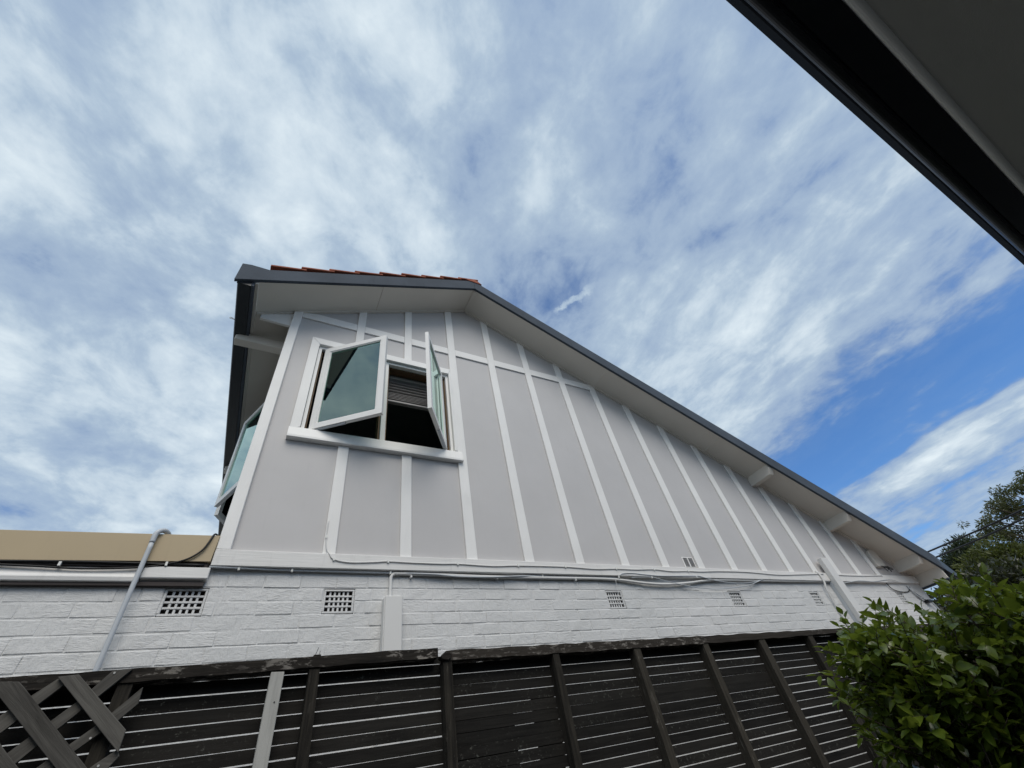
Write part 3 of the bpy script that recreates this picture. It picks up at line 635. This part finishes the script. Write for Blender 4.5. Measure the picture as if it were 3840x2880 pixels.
# ---------------------------------------------------------------- fence
FY = 2.24                                   # front of posts and rail
SY = FY + .055                              # front of the slats
fence = thing('slat_fence', (1.5, FY+.03, 0), 'dark weathered fence of narrow horizontal slats on posts below the wall', 'fence')
def fp(mb, name, mat, bevel=0): return mb.build(name, M[mat], fence, bevel)
def wob(x0, x1, zf, zg, y0, y1, name, mat, n=18, jz=.002):
    """board with slightly uneven edges; zf, zg = bottom and top as functions of x"""
    vs = []; fs = []
    for i in range(n+1):
        x = x0+(x1-x0)*i/n; a = zf(x)+random.uniform(-jz, jz); b = zg(x)+random.uniform(-jz, jz)
        vs += [(x,y0,a),(x,y0,b),(x,y1,b),(x,y1,a)]
    for i in range(n):
        a = i*4
        for k in range(4): fs.append((a+k, a+4+k, a+4+(k+1)%4, a+(k+1)%4))
    fs += [(0,1,2,3), (n*4+3, n*4+2, n*4+1, n*4)]
    return fp(MB().add(vs, [f[::-1] for f in fs]), name, mat)
XJ = .830                                   # joint of the two rails
rl = lambda x: (.2542 + (x/FY+.3138)*.0118)*FY
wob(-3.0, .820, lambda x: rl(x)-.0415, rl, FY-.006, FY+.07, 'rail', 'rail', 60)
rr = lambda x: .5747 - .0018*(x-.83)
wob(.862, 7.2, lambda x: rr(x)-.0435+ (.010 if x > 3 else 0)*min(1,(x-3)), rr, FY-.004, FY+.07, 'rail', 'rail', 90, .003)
fp(MB().prism_xz([(.829,.549),(.847,.560),(.872,.567),(.888,.556),(.884,.538),(.866,.531),(.838,.536)], FY-.012, FY+.03), 'split_end', 'rail', .003)
def post(xa, xb, lean=0, top=.535, y0=FY, mat='post', name='post', dep=.055):
    n = 12; vs = []; fs = []
    for i in range(n+1):
        z = -1.6+(top+1.6)*i/n; dx = lean*(top-z); j = random.uniform(-.0015, .0015); j2 = random.uniform(-.0015, .0015)
        vs += [(xa+dx+j,y0,z),(xb+dx+j2,y0,z),(xb+dx+j2,y0+dep,z),(xa+dx+j,y0+dep,z)]
    for i in range(n):
        a = i*4
        for k in range(4): fs.append((a+k, a+(k+1)%4, a+4+(k+1)%4, a+4+k))
    fs += [(3,2,1,0), (n*4, n*4+1, n*4+2, n*4+3)]
    return fp(MB().add(vs, fs), name, mat)
for xa, xb in ((-2.18,-2.135),(-1.58,-1.535),(-.98,-.935),(.252,.294),(.847,.891),(1.471,1.513),(2.050,2.101),(2.650,2.700),(3.234,3.300),(3.833,3.898),(4.45,4.50),(5.05,5.10),(5.65,5.70),(6.25,6.30),(6.85,6.9)):
    post(xa, xb, random.uniform(-.004, .004))
post(-.381, -.336, -.01, .532)
# slats, each row in two lengths
PIT = .0459; z = .2322*SY
row = 0
bounds = [-3.0, .868, 3.27, 7.2]
gaps = {}
while z - row*PIT > -1.5:
    zt = z - row*PIT                       # centre of the gap above this slat
    for i in range(3):
        random.seed(row*7+i)
        a, b = bounds[i]+.002, bounds[i+1]-.002
        tl = random.uniform(-.0016, .0012); tr = random.uniform(-.0016, .0012)
        gp_ = .0042 + random.uniform(-.0016, .0016)
        if i == 1 and 4 <= row <= 9: gp_ = .0016 if row in (4, 5, 6, 7) else .003
        hgt = PIT - gp_
        t0 = zt - gp_/2
        vs = [(a,SY,t0-hgt+tl),(b,SY,t0-hgt+tr),(b,SY+.010,t0-hgt+tr),(a,SY+.010,t0-hgt+tl),(a,SY,t0+tl),(b,SY,t0+tr),(b,SY+.010,t0+tr),(a,SY+.010,t0+tl)]
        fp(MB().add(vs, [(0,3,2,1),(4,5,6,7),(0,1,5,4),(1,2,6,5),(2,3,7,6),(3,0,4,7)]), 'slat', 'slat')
    row += 1
random.seed(5)
# top slat up behind the rail
fp(MB().box(-3.0, 7.2, SY+.001, SY+.011, z+.003, z+.032), 'slat', 'slat')
# spacer pieces that close parts of some gaps
for xa, xb, r0, r1 in ((.90, 1.22, 5, 10), (1.33, 1.47, 4, 9), (1.36, 1.46, 10, 12)):
    fp(MB().box(xa, xb, SY+.0105, SY+.016, z-(r1+.2)*PIT, z-(r0-.2)*PIT), 'backing_strip', 'slat')
hk = fp(MB().box(.262, .292, FY+.005, FY+.03, rl(.27)-.002, rl(.27)+.009), 'bracket', 'post', .002)
MB().tube([(.268,FY+.012,rl(.27)+.005),(.272,FY+.012,rl(.27)+.016),(.279,FY+.010,rl(.27)+.037)], .0011, 5).build('nail', M['black'], hk)
MB().tube([(.285,FY+.012,rl(.27)+.005),(.287,FY+.012,rl(.27)+.024)], .0011, 5).build('nail', M['black'], hk)
stk = MB(); n = 10; vs = []; fs = []
stake = thing('timber_stake', (.135, FY-.01, 0), 'pale grey bare timber stake standing against the fence under the rail', 'stake')
MB().prism_xz([(.108,-1.6),(.1575,-1.6),(.1575,.532),(.108,.534)], FY-.004, FY+.035).build('shaft', M['stake'], stake, .002)
MB().tube([(.140,FY-.0045,.43),(.140,FY-.0055,.43)], .0028, 8).build('nail_hole', M['black'], stake)

# ---------------------------------------------------------------- broken lattice in front of the fence
lat = thing('lattice_trellis', (-.45, FY-.03, .3+H), 'broken piece of grey timber lattice fixed over the fence at lower left', 'trellis')
def lath(pix, Y, th=.012):
    P = [U(x*.45208, 2400+y*.45208, Y) for x, y in pix]
    # local frame: along the longest edge
    ed = max(range(len(P)), key=lambda i: (P[(i+1)%len(P)]-P[i]).length)
    d = (P[(ed+1)%len(P)]-P[ed]); ang = atan2(d.z, d.x); c0 = sum(P, Vector())/len(P)
    loc = [((p_.x-c0.x)*cos(ang)+(p_.z-c0.z)*sin(ang), -(p_.x-c0.x)*sin(ang)+(p_.z-c0.z)*cos(ang)) for p_ in P]
    me = MB().prism_xz(loc, 0, th).mesh('lath', .0012, False, False)
    o = link('lath', me, M['lath']); o.location = (c0.x, Y, c0.z+H); o.rotation_euler = (0, -ang, 0); adopt(o, lat); return o
YL1, YL2 = FY-.032, FY-.018
lath([(-40,345),(160,345),(195,385),(900,1290),(640,1290),(-40,430)], YL1)
lath([(478,305),(655,285),(1045,745),(978,935)], YL1)
lath([(-120,690),(45,925),(330,1290),(150,1290),(-200,830)], YL1)
lath([(-60,665),(478,322),(640,290),(-60,820)], YL2)
lath([(-140,1085),(640,510),(935,255),(1100,240),(820,465),(490,730),(-60,1180)], YL2)
lath([(300,1062),(820,692),(1187,388),(1145,530),(985,662),(605,932),(330,1150),(150,1290),(0,1290)], YL2)
lath([(560,1200),(780,1035),(975,905),(990,962),(880,1080),(700,1290),(450,1290)], YL2)
for (x, y) in ((950, 273), (750, 815), (815, 1045)):
    p_ = U(x*.45208, 2400+y*.45208, YL2)
    MB().tube([(p_.x,YL2-.0018,p_.z),(p_.x,YL2+.004,p_.z)], .0034, 9).build('nail_head', M['nail'], lat)

# ---------------------------------------------------------------- near house: eave over the camera
ZE = 1.05
near = thing('near_house', (1.5, -.9, 0), 'near house whose dark gutter and grey eave lining hang overhead at upper right', 'house')
def npart(pts, name, mat, x0=-7, x1=11, bevel=0, smooth=False): return MB().prism_yz(pts, x0, x1).build(name, M[mat], near, bevel, smooth)
q = lambda r: -r*ZE
yf = -.2085*(ZE+.095)                        # top lip of the gutter is its outline from below
gpts = [(yf-.003, ZE+.094), (yf-.003, ZE+.022)] + [(yf-.020+.018*cos(a), ZE+.020-.020*sin(a)) for a in [radians(k) for k in (10, 25, 40, 55, 70, 85)]] + \
       [(yf-.024, ZE+.001), (yf-.026, ZE+.006), (yf-.031, ZE+.007), (yf-.033, ZE+.001), (q(.3165), ZE), (q(.3165), ZE+.09), (q(.312), ZE+.09), (q(.312), ZE+.012), (yf-.012, ZE+.025), (yf-.004, ZE+.095)]
M['ownfascia'] = paint('bead_paint', (.86, .86, .84), .5, .03, .05)
M['ownsoffit'] = paint('near_soffit_paint', (.66, .64, .59), .7, .05, .2)
M['owngutter'] = paint('near_gutter_paint', (.012, .014, .017), .33, .1, .02, None, 0, .22)
npart(gpts, 'eaves_gutter', 'owngutter')
M['ownlip'] = paint('near_gutter_face_paint', (.010, .011, .013), .8, .1, .02, None, 0, .02)
npart([(yf, ZE+.097), (yf, ZE+.030), (yf-.0028, ZE+.024), (yf-.0028, ZE+.097)], 'gutter_face', 'ownlip')
npart([(q(.3185)+.0, ZE-.002)] + [(q(.328)+.0105*cos(a), ZE-.002-.009*sin(a)) for a in [radians(k) for k in (20, 45, 70, 90, 110, 135, 160)]] + [(q(.338), ZE-.002), (q(.338), ZE+.14), (q(.3185), ZE+.14)], 'fascia_bead', 'ownfascia')
npart([(q(.3382), ZE+.004), (-.848, ZE+.004), (-.848, ZE+.014), (q(.3382), ZE+.014)], 'eave_lining', 'ownsoffit')
npart([(-.85, -1.6), (-.85, ZE+.4), (-1.05, ZE+.4), (-1.05, -1.6)], 'wall', 'room')
npart([(q(.25), ZE+.112), (-5.5, ZE+.10+2.3), (-5.5, ZE+.06+2.3), (q(.3), ZE+.07)], 'roof', 'barge')

# ---------------------------------------------------------------- plants
def leaf_geo(l, w, fold=.25, curl=.2):
    """pointed oval leaf along +x, folded at the midrib, tip curled down"""
    vs = []; st_ = [(0, .0), (.18, .62), (.45, 1.0), (.75, .66), (1.0, 0.0)]
    for t, k in st_:
        x = l*t; zc = -curl*l*t*t
        if k == 0: vs.append((x, 0, zc))
        else: vs += [(x, -w/2*k, zc+fold*w/2*k), (x, 0, zc), (x, w/2*k, zc+fold*w/2*k)]
    fs = [(0,2,1), (0,3,2)]
    for i in (1, 4): fs += [(i, i+1, i+4, i+3), (i+1, i+2, i+5, i+4)]
    fs += [(7, 8, 10), (8, 9, 10)]
    return vs, [f[::-1] for f in fs]
def mat_at(p_, d, roll=0):
    d = Vector(d).normalized(); up = Vector((0, 0, 1)); y = up.cross(d)
    if y.length < 1e-3: y = Vector((0, 1, 0))
    y.normalize(); z_ = d.cross(y); mm = Matrix((d, y, z_)).transposed().to_4x4()
    return Matrix.Translation(p_) @ mm @ Matrix.Rotation(roll, 4, 'X')
leafv = [leaf_geo(1, w, f, c_) for w, f, c_ in ((.54, .35, .18), (.60, .25, .3), (.50, .4, .1), (.62, .15, .22))]
leafm = []
for vs, fs in leafv:
    me = bpy.data.meshes.new('leaf'); me.from_pydata(vs, [], fs); me.update(); me.materials.append(M['leaf'])
    for p_ in me.polygons: p_.use_smooth = True
    leafm.append(me)
random.seed(21)
shrub = thing('leafy_shrub', (3.4, 1.0, 0), 'glossy green broadleaf shrub in the lower right corner in front of the fence', 'shrub')
# branches grow from the base and carry twigs with alternate leaves
leaves = []; wood = MB()
def inside(p_):
    a = ((p_.x-3.62)/1.5)**2 + ((p_.y-1.0)/1.0)**2 + ((p_.z+.65)/1.12)**2
    return a < 1
def twig(p0, d, ln, n, ls):
    pts = [p0]; d = d.normalized()
    for i in range(5):
        d = (d + Vector((random.gauss(0,.12), random.gauss(0,.12), random.gauss(.03,.1)))).normalized(); pts.append(pts[-1]+d*ln/5)
    wood.tube(pts, [.0035, .003, .0026, .0022, .0018, .001], 4)
    for i in range(n):
        t = .15+.85*(i+random.random()*.6)/n; k = min(4, int(t*5)); f_ = t*5-k; p_ = pts[k].lerp(pts[k+1], min(1, f_))
        ax = (pts[k+1]-pts[k]).normalized(); a = i*2.4+random.random(); o = ax.orthogonal().normalized(); o2 = ax.cross(o)
        out = (o*cos(a)+o2*sin(a))*.9 + ax*random.uniform(.3, .9) + Vector((0, 0, random.uniform(-.25, .35)))
        leaves.append((p_, out, ls*random.uniform(.6, 1.2), random.gauss(0, .5)))
    leaves.append((pts[-1], d, ls*.8, 0))
base = Vector((3.55, .9, -1.6))
mains = []
for i in range(11):
    a = i*2.39996; r_ = .05+.12*random.random()
    p_ = base+Vector((cos(a)*r_, sin(a)*r_, 0)); tip = Vector((3.6+1.1*cos(a)*random.uniform(.3, 1), .85+.7*sin(a)*random.uniform(.3, 1), random.uniform(-.35, .3)))
    pts = smooth_path([p_, p_.lerp(tip, .35)+Vector((0, 0, .25)), p_.lerp(tip, .7)+Vector((0, 0, .12)), tip], 4)
    wood.tube(pts, [.02*(1-.8*k/(len(pts)-1)) for k in range(len(pts))], 6); mains.append(pts)
tw = 0
while tw < 1650:
    # twig starting points spread through the outer shell of the crown
    u, v = random.random()*2*pi, random.uniform(-.75, 1); r_ = random.uniform(.55, .97)
    s_r = math.sqrt(max(0, 1-v*v)); n_ = Vector((s_r*cos(u), s_r*sin(u), v))
    lump = 1+.13*sin(5*u+1.3)*s_r+.10*sin(7*v+3*u)
    p_ = Vector((3.72+1.38*n_.x*r_*lump, .80+.82*n_.y*r_*lump, -.82+.96*n_.z*r_*lump*(1+.20*n_.x)))
    if p_.y > 2.05 or p_.z < -1.45: continue
    twig(p_, n_*.8+Vector((random.gauss(0,.35), random.gauss(0,.35), random.gauss(.25,.3))), random.uniform(.16, .34), random.randint(8, 13), random.uniform(.055, .085)); tw += 1
# the sprays that stick out at the upper left
for tip, ln in (((3175,2235), .5), ((3250,2320), .4), ((3330,2340), .35), ((3115,2390), .36), ((3175,2420), .35), ((3150,2490), .25), ((3600,2330), .3), ((3660,2270), .4), ((3740,2240), .4), ((3810,2290), .4)):
    dd = D_(tip[0]+35, tip[1]); dist = 3.2 + random.uniform(-.15, .25); tp = dd*dist
    st0 = tp + Vector((.30, -.10, -.34)).normalized()*ln
    twig(st0, tp-st0, ln*.9, 15, .064)
    for k in range(3):
        q0 = st0.lerp(tp, .18*k); twig(q0, (tp-st0).normalized()+Vector((random.gauss(0,.5), random.gauss(0,.4), random.gauss(.1,.4))), .18, 8, .06)
poly = [(3225,2420),(3215,2520),(3275,2640),(3345,2760),(3460,2900),(3680,2900),(3680,2460),(3520,2460),(3340,2430)]
def inpoly(x, y):
    c_ = False; j = len(poly)-1
    for i in range(len(poly)):
        if (poly[i][1] > y) != (poly[j][1] > y) and x < (poly[j][0]-poly[i][0])*(y-poly[i][1])/(poly[j][1]-poly[i][1])+poly[i][0]: c_ = not c_
        j = i
    return c_
poly_l, poly_r = poly, [(3570,2350),(3680,2285),(3780,2290),(3930,2310),(3930,2900),(3620,2900),(3540,2470)]
k = 0
while k < 820:
    poly = poly_l if k < 420 else poly_r
    x_, y_ = random.uniform(3140, 3930), random.uniform(2280, 2900)
    if not inpoly(x_, y_): continue
    p_ = D_(x_, y_)*random.uniform(2.9, 3.75)
    if p_.y > 2.08: p_ *= 2.05/p_.y
    twig(p_, Vector((random.gauss(-.2,.5), random.gauss(-.1,.5), random.gauss(.35,.35))), random.uniform(.12, .24), random.randint(7, 11), random.uniform(.05, .078)); k += 1
order = sorted(range(len(leaves)), key=lambda i: -(leaves[i][2]/leaves[i][0].length) if (leaves[i][0].x*CR[2].x+leaves[i][0].y*CR[2].y+leaves[i][0].z*CR[2].z) > .3 else 9)
cc = Vector((3.66, .86, -.72))
front = [i for i in order if (leaves[i][0]-cc).dot(-leaves[i][0].normalized()) > .25 or leaves[i][0].z > .05][:300]
fs_ = set(front); fol = MB()
for i, (p_, d, l, roll) in enumerate(leaves):
    mm = mat_at(p_+Vector((0, 0, H)), d, roll)
    if i in fs_:
        o = bpy.data.objects.new('leaf', leafm[i % 4]); C.objects.link(o); o.parent = shrub
        o.matrix_basis = Matrix.Translation(-Vector(shrub.location)) @ mm @ Matrix.Scale(l, 4)
    else:
        vs, fs = leafv[i % 4]; mm2 = mat_at(p_, d, roll)
        fol.add([mm2 @ (Vector(v)*l) for v in vs], fs)
o = fol.build('foliage', M['leaf'], shrub, 0, True); o['kind'] = 'stuff'
wood.build('branches', M['bark'], shrub, 0, True)

def leaf_cloud(name, mat, parent, clumps, n, size, aspect=.4, droop=0.0, seed=1, up=0):
    rnd = random.Random(seed); mb = MB()
    tot = sum(c_[3]*c_[4]*c_[5] for c_ in clumps)
    for (cx, cy, cz, rx, ry, rz) in clumps:
        for _ in range(int(n*rx*ry*rz/tot)):
            u, v = rnd.random()*2*pi, rnd.uniform(-1, 1); r_ = rnd.random()**.4; s0 = math.sqrt(1-v*v)
            p_ = Vector((cx+rx*r_*s0*cos(u), cy+ry*r_*s0*sin(u), cz+rz*r_*v))
            d = Vector((s0*cos(u)+rnd.gauss(0,.6), s0*sin(u)+rnd.gauss(0,.6), v*.6+rnd.gauss(0,.5)-droop+up)).normalized()
            l = size*rnd.uniform(.6, 1.35); y = d.cross(Vector((rnd.gauss(0,1), rnd.gauss(0,1), rnd.gauss(0,1)))).normalized()*l*aspect*.5
            m_ = p_+d*l*.5
            mb.add([p_, m_+y, p_+d*l, m_-y], [(0,1,2,3)])
    return mb.build(name, M[mat], parent)
def clumps_on(pts, rad, k, spread, seed):
    rnd = random.Random(seed); out = []
    for p_ in pts:
        for _ in range(k):
            r_ = rad*rnd.uniform(.6, 1.3)
            out.append((p_.x+rnd.gauss(0, spread), p_.y+rnd.gauss(0, spread), p_.z+rnd.gauss(0, spread*.7), r_, r_, r_*.75))
    return out
def limb(mb, pts, r0, r1): 
    P = smooth_path(pts, 4); mb.tube(P, [r0+(r1-r0)*k/(len(P)-1) for k in range(len(P))], 6)
# gum tree far right
d = 30.0
gum = thing('gum_tree', (30.5, 2.0, 0), 'tall open crowned gum tree at the right edge behind the power lines', 'tree')
gp0 = Vector((30.3, 3.0, -1.6)); tr = MB(); tips = []
limb(tr, [gp0, gp0+Vector((.1,-.2,2.4)), gp0+Vector((0,-.6,4.2)), gp0+Vector((-.3,-1.2,6.0))], .3, .12)
for px, py in ((3670,1945),(3700,1900),(3740,1880),(3790,1850),(3830,1825),(3690,1985),(3720,1960),(3760,1930),(3800,1900),(3735,2000),(3775,1985),(3820,1960),(3840,1990),(3700,2040),(3760,2050),(3900,1830),(3930,1900),(3950,2000),(3990,1950),(3860,1790),(3810,2040)):
    p_ = D_(px, py); p_ = p_*(30+random.uniform(-1.6, 1.2)); tips.append(p_)
    lo = gp0+Vector((0,-.4,3.4+random.random()*1.6)); limb(tr, [lo, lo.lerp(p_, .5)+Vector((0,0,-.2)), p_], .07, .02)
tr.build('trunk', M['bark'], gum, 0, True)
leaf_cloud('crown', 'leaf_gum', gum, clumps_on(tips, .28, 3, .30, 3), 9500, .15, .3, .35, 3)
# conifer
con_ = thing('conifer_tree', (26, 6.4, 0), 'dark green bushy conifer rising right of the low roof corner', 'tree')
p0 = D_(3605, 2020)*26; tr = MB(); limb(tr, [(p0.x,p0.y,-1.6),(p0.x,p0.y,1.2),(p0.x,p0.y,p0.z-.2)], .22, .05); tr.build('trunk', M['bark'], con_, 0, True)
cl = []
for px, py, r_ in ((3605,2035,.34),(3590,2060,.42),(3625,2055,.45),(3585,2100,.5),(3620,2100,.6),(3580,2145,.55),(3620,2150,.7),(3590,2190,.6),(3640,2190,.8),(3655,2110,.5),(3650,2060,.3)):
    p_ = D_(px, py)*(26+random.uniform(-.5, .5)); cl.append((p_.x, p_.y, p_.z, r_*.8, r_*.8, r_*.8))
leaf_cloud('crown', 'leaf_cyp', con_, cl, 9000, .17, .28, -.1, 5, .5)
# olive green tree between
ol = thing('olive_green_tree', (24, 4.6, 0), 'olive green rounded tree below the gum, right of the dark conifer', 'tree')
cl = []; tr = MB(); p0 = D_(3720, 2110)*24; limb(tr, [(p0.x,p0.y,-1.6),(p0.x,p0.y,.5),(p0.x,p0.y,p0.z)], .2, .06); tr.build('trunk', M['bark'], ol, 0, True)
for px, py, r_ in ((3680,2070,.5),(3700,2110,.7),(3660,2140,.7),(3740,2080,.5),(3760,2130,.8),(3800,2090,.6),(3840,2110,.8),(3700,2170,.8),(3800,2170,.9),(3880,2150,.9),(3730,2030,.35),(3920,2080,.7)):
    p_ = D_(px, py)*(24+random.uniform(-.6, .6)); cl.append((p_.x, p_.y, p_.z, r_*.8, r_*.8, r_*.75))
leaf_cloud('crown', 'leaf_olive', ol, cl, 12000, .15, .35, 0, 7)
# dark leafy bush nearer
db = thing('dark_bush', (14, 3.6, 0), 'dense dark leaved bush beyond the end of the house, behind the bright shrub', 'bush')
cl = []; tr = MB(); p0 = D_(3720, 2260)*14; limb(tr, [(p0.x,p0.y,-1.6),(p0.x,p0.y,-.5),(p0.x,p0.y,p0.z)], .12, .04); tr.build('trunk', M['bark'], db, 0, True)
for px, py, r_ in ((3600,2200,.22),(3570,2225,.3),(3590,2260,.45),(3640,2195,.4),(3690,2170,.42),(3740,2175,.45),(3790,2160,.5),(3840,2170,.5),(3650,2250,.6),(3720,2240,.6),(3800,2240,.7),(3880,2230,.7),(3600,2320,.7),(3700,2330,.9),(3800,2330,.9),(3900,2320,.9),(3940,2200,.6),(3560,2290,.3),(3620,2420,.9),(3760,2430,1.),(3900,2430,1.)):
    p_ = D_(px, py)*(13.6+random.uniform(-.4, .4)); cl.append((p_.x, p_.y, p_.z, r_*.8, r_*.8, r_*.7))
leaf_cloud('crown', 'leaf_dark', db, cl, 15000, .115, .42, 0, 9)
# climber at the corner of the house
cv = thing('corner_creeper', (10.1, 3.6, 0), 'sparse leafy creeper shoots against the sky below the low eave end', 'plant')
tr = MB(); pts_c = []
for px, py in ((3500,2225),(3520,2240),(3540,2262),(3515,2258),(3535,2235),(3505,2250)):
    p_ = D_(px, py)*11.2; b0 = Vector((10.35, 3.35, -.3)); limb(tr, [b0, b0.lerp(p_, .6)+Vector((.1,0,-.1)), p_], .012, .004)
    pts_c += [b0.lerp(p_, t) for t in (.6, .7, .8, .9, 1)]
limb(tr, [(10.35,3.35,-1.6),(10.35,3.35,-.3)], .03, .014)
tr.build('stems', M['bark'], cv, 0, True)
leaf_cloud('leaves', 'leaf_dark', cv, [(p_.x,p_.y,p_.z,.07,.07,.07) for p_ in pts_c], 230, .10, .42, 0, 13)

# ---------------------------------------------------------------- power lines and the roof glimpsed through the shrub
for (a, b, lab) in (((3100+1045*.36168, 1750+885*.36168), (3840, 1750+440*.36168), 'upper of the two black overhead wires right of the roof'), ((3100+1145*.36168, 1750+935*.36168), (3840, 1750+535*.36168), 'lower of the two black overhead wires right of the roof')):
    A = D_(*a)*15.5; B = D_(*b)*14.0; v = (B-A)
    pts = [A-v*2.2+Vector((0,0,.12)), A-v+Vector((0,0,.02)), A, A+v*.5+Vector((0,0,-.012)), B, B+v*3+Vector((0,0,.12)), B+v*8+Vector((0,0,.9))]
    tag(MB().tube(smooth_path(pts, 5), .019, 6).build('overhead_wire', M['black'], None, 0, True), lab, 'wire', 'overhead wires')
nb = thing('brick_outbuilding', (9.5, 2.4, 0), 'terracotta tiled lean-to roof glimpsed through the shrub at the right edge', 'outbuilding')
p0 = D_(3800, 2410)*8.6
M['tilep'] = paint('pale_terracotta', (.46, .33, .26), .8, .15, .3)
nbp = MB().box(p0.x-.3, p0.x+1.2, p0.y-1.6, p0.y+.1, -1.6, p0.z-.12).build('wall', M['brick'], nb)
for i in range(7):
    y_ = p0.y+.12-.27*i
    MB().prism_yz([(y_,p0.z-.10),(y_-.26,p0.z-.10),(y_-.26,p0.z-.04),(y_-.13,p0.z+.02),(y_,p0.z-.04)], p0.x-.38, p0.x+1.3).build('roof_tile', M['tilep'], nb, .01)
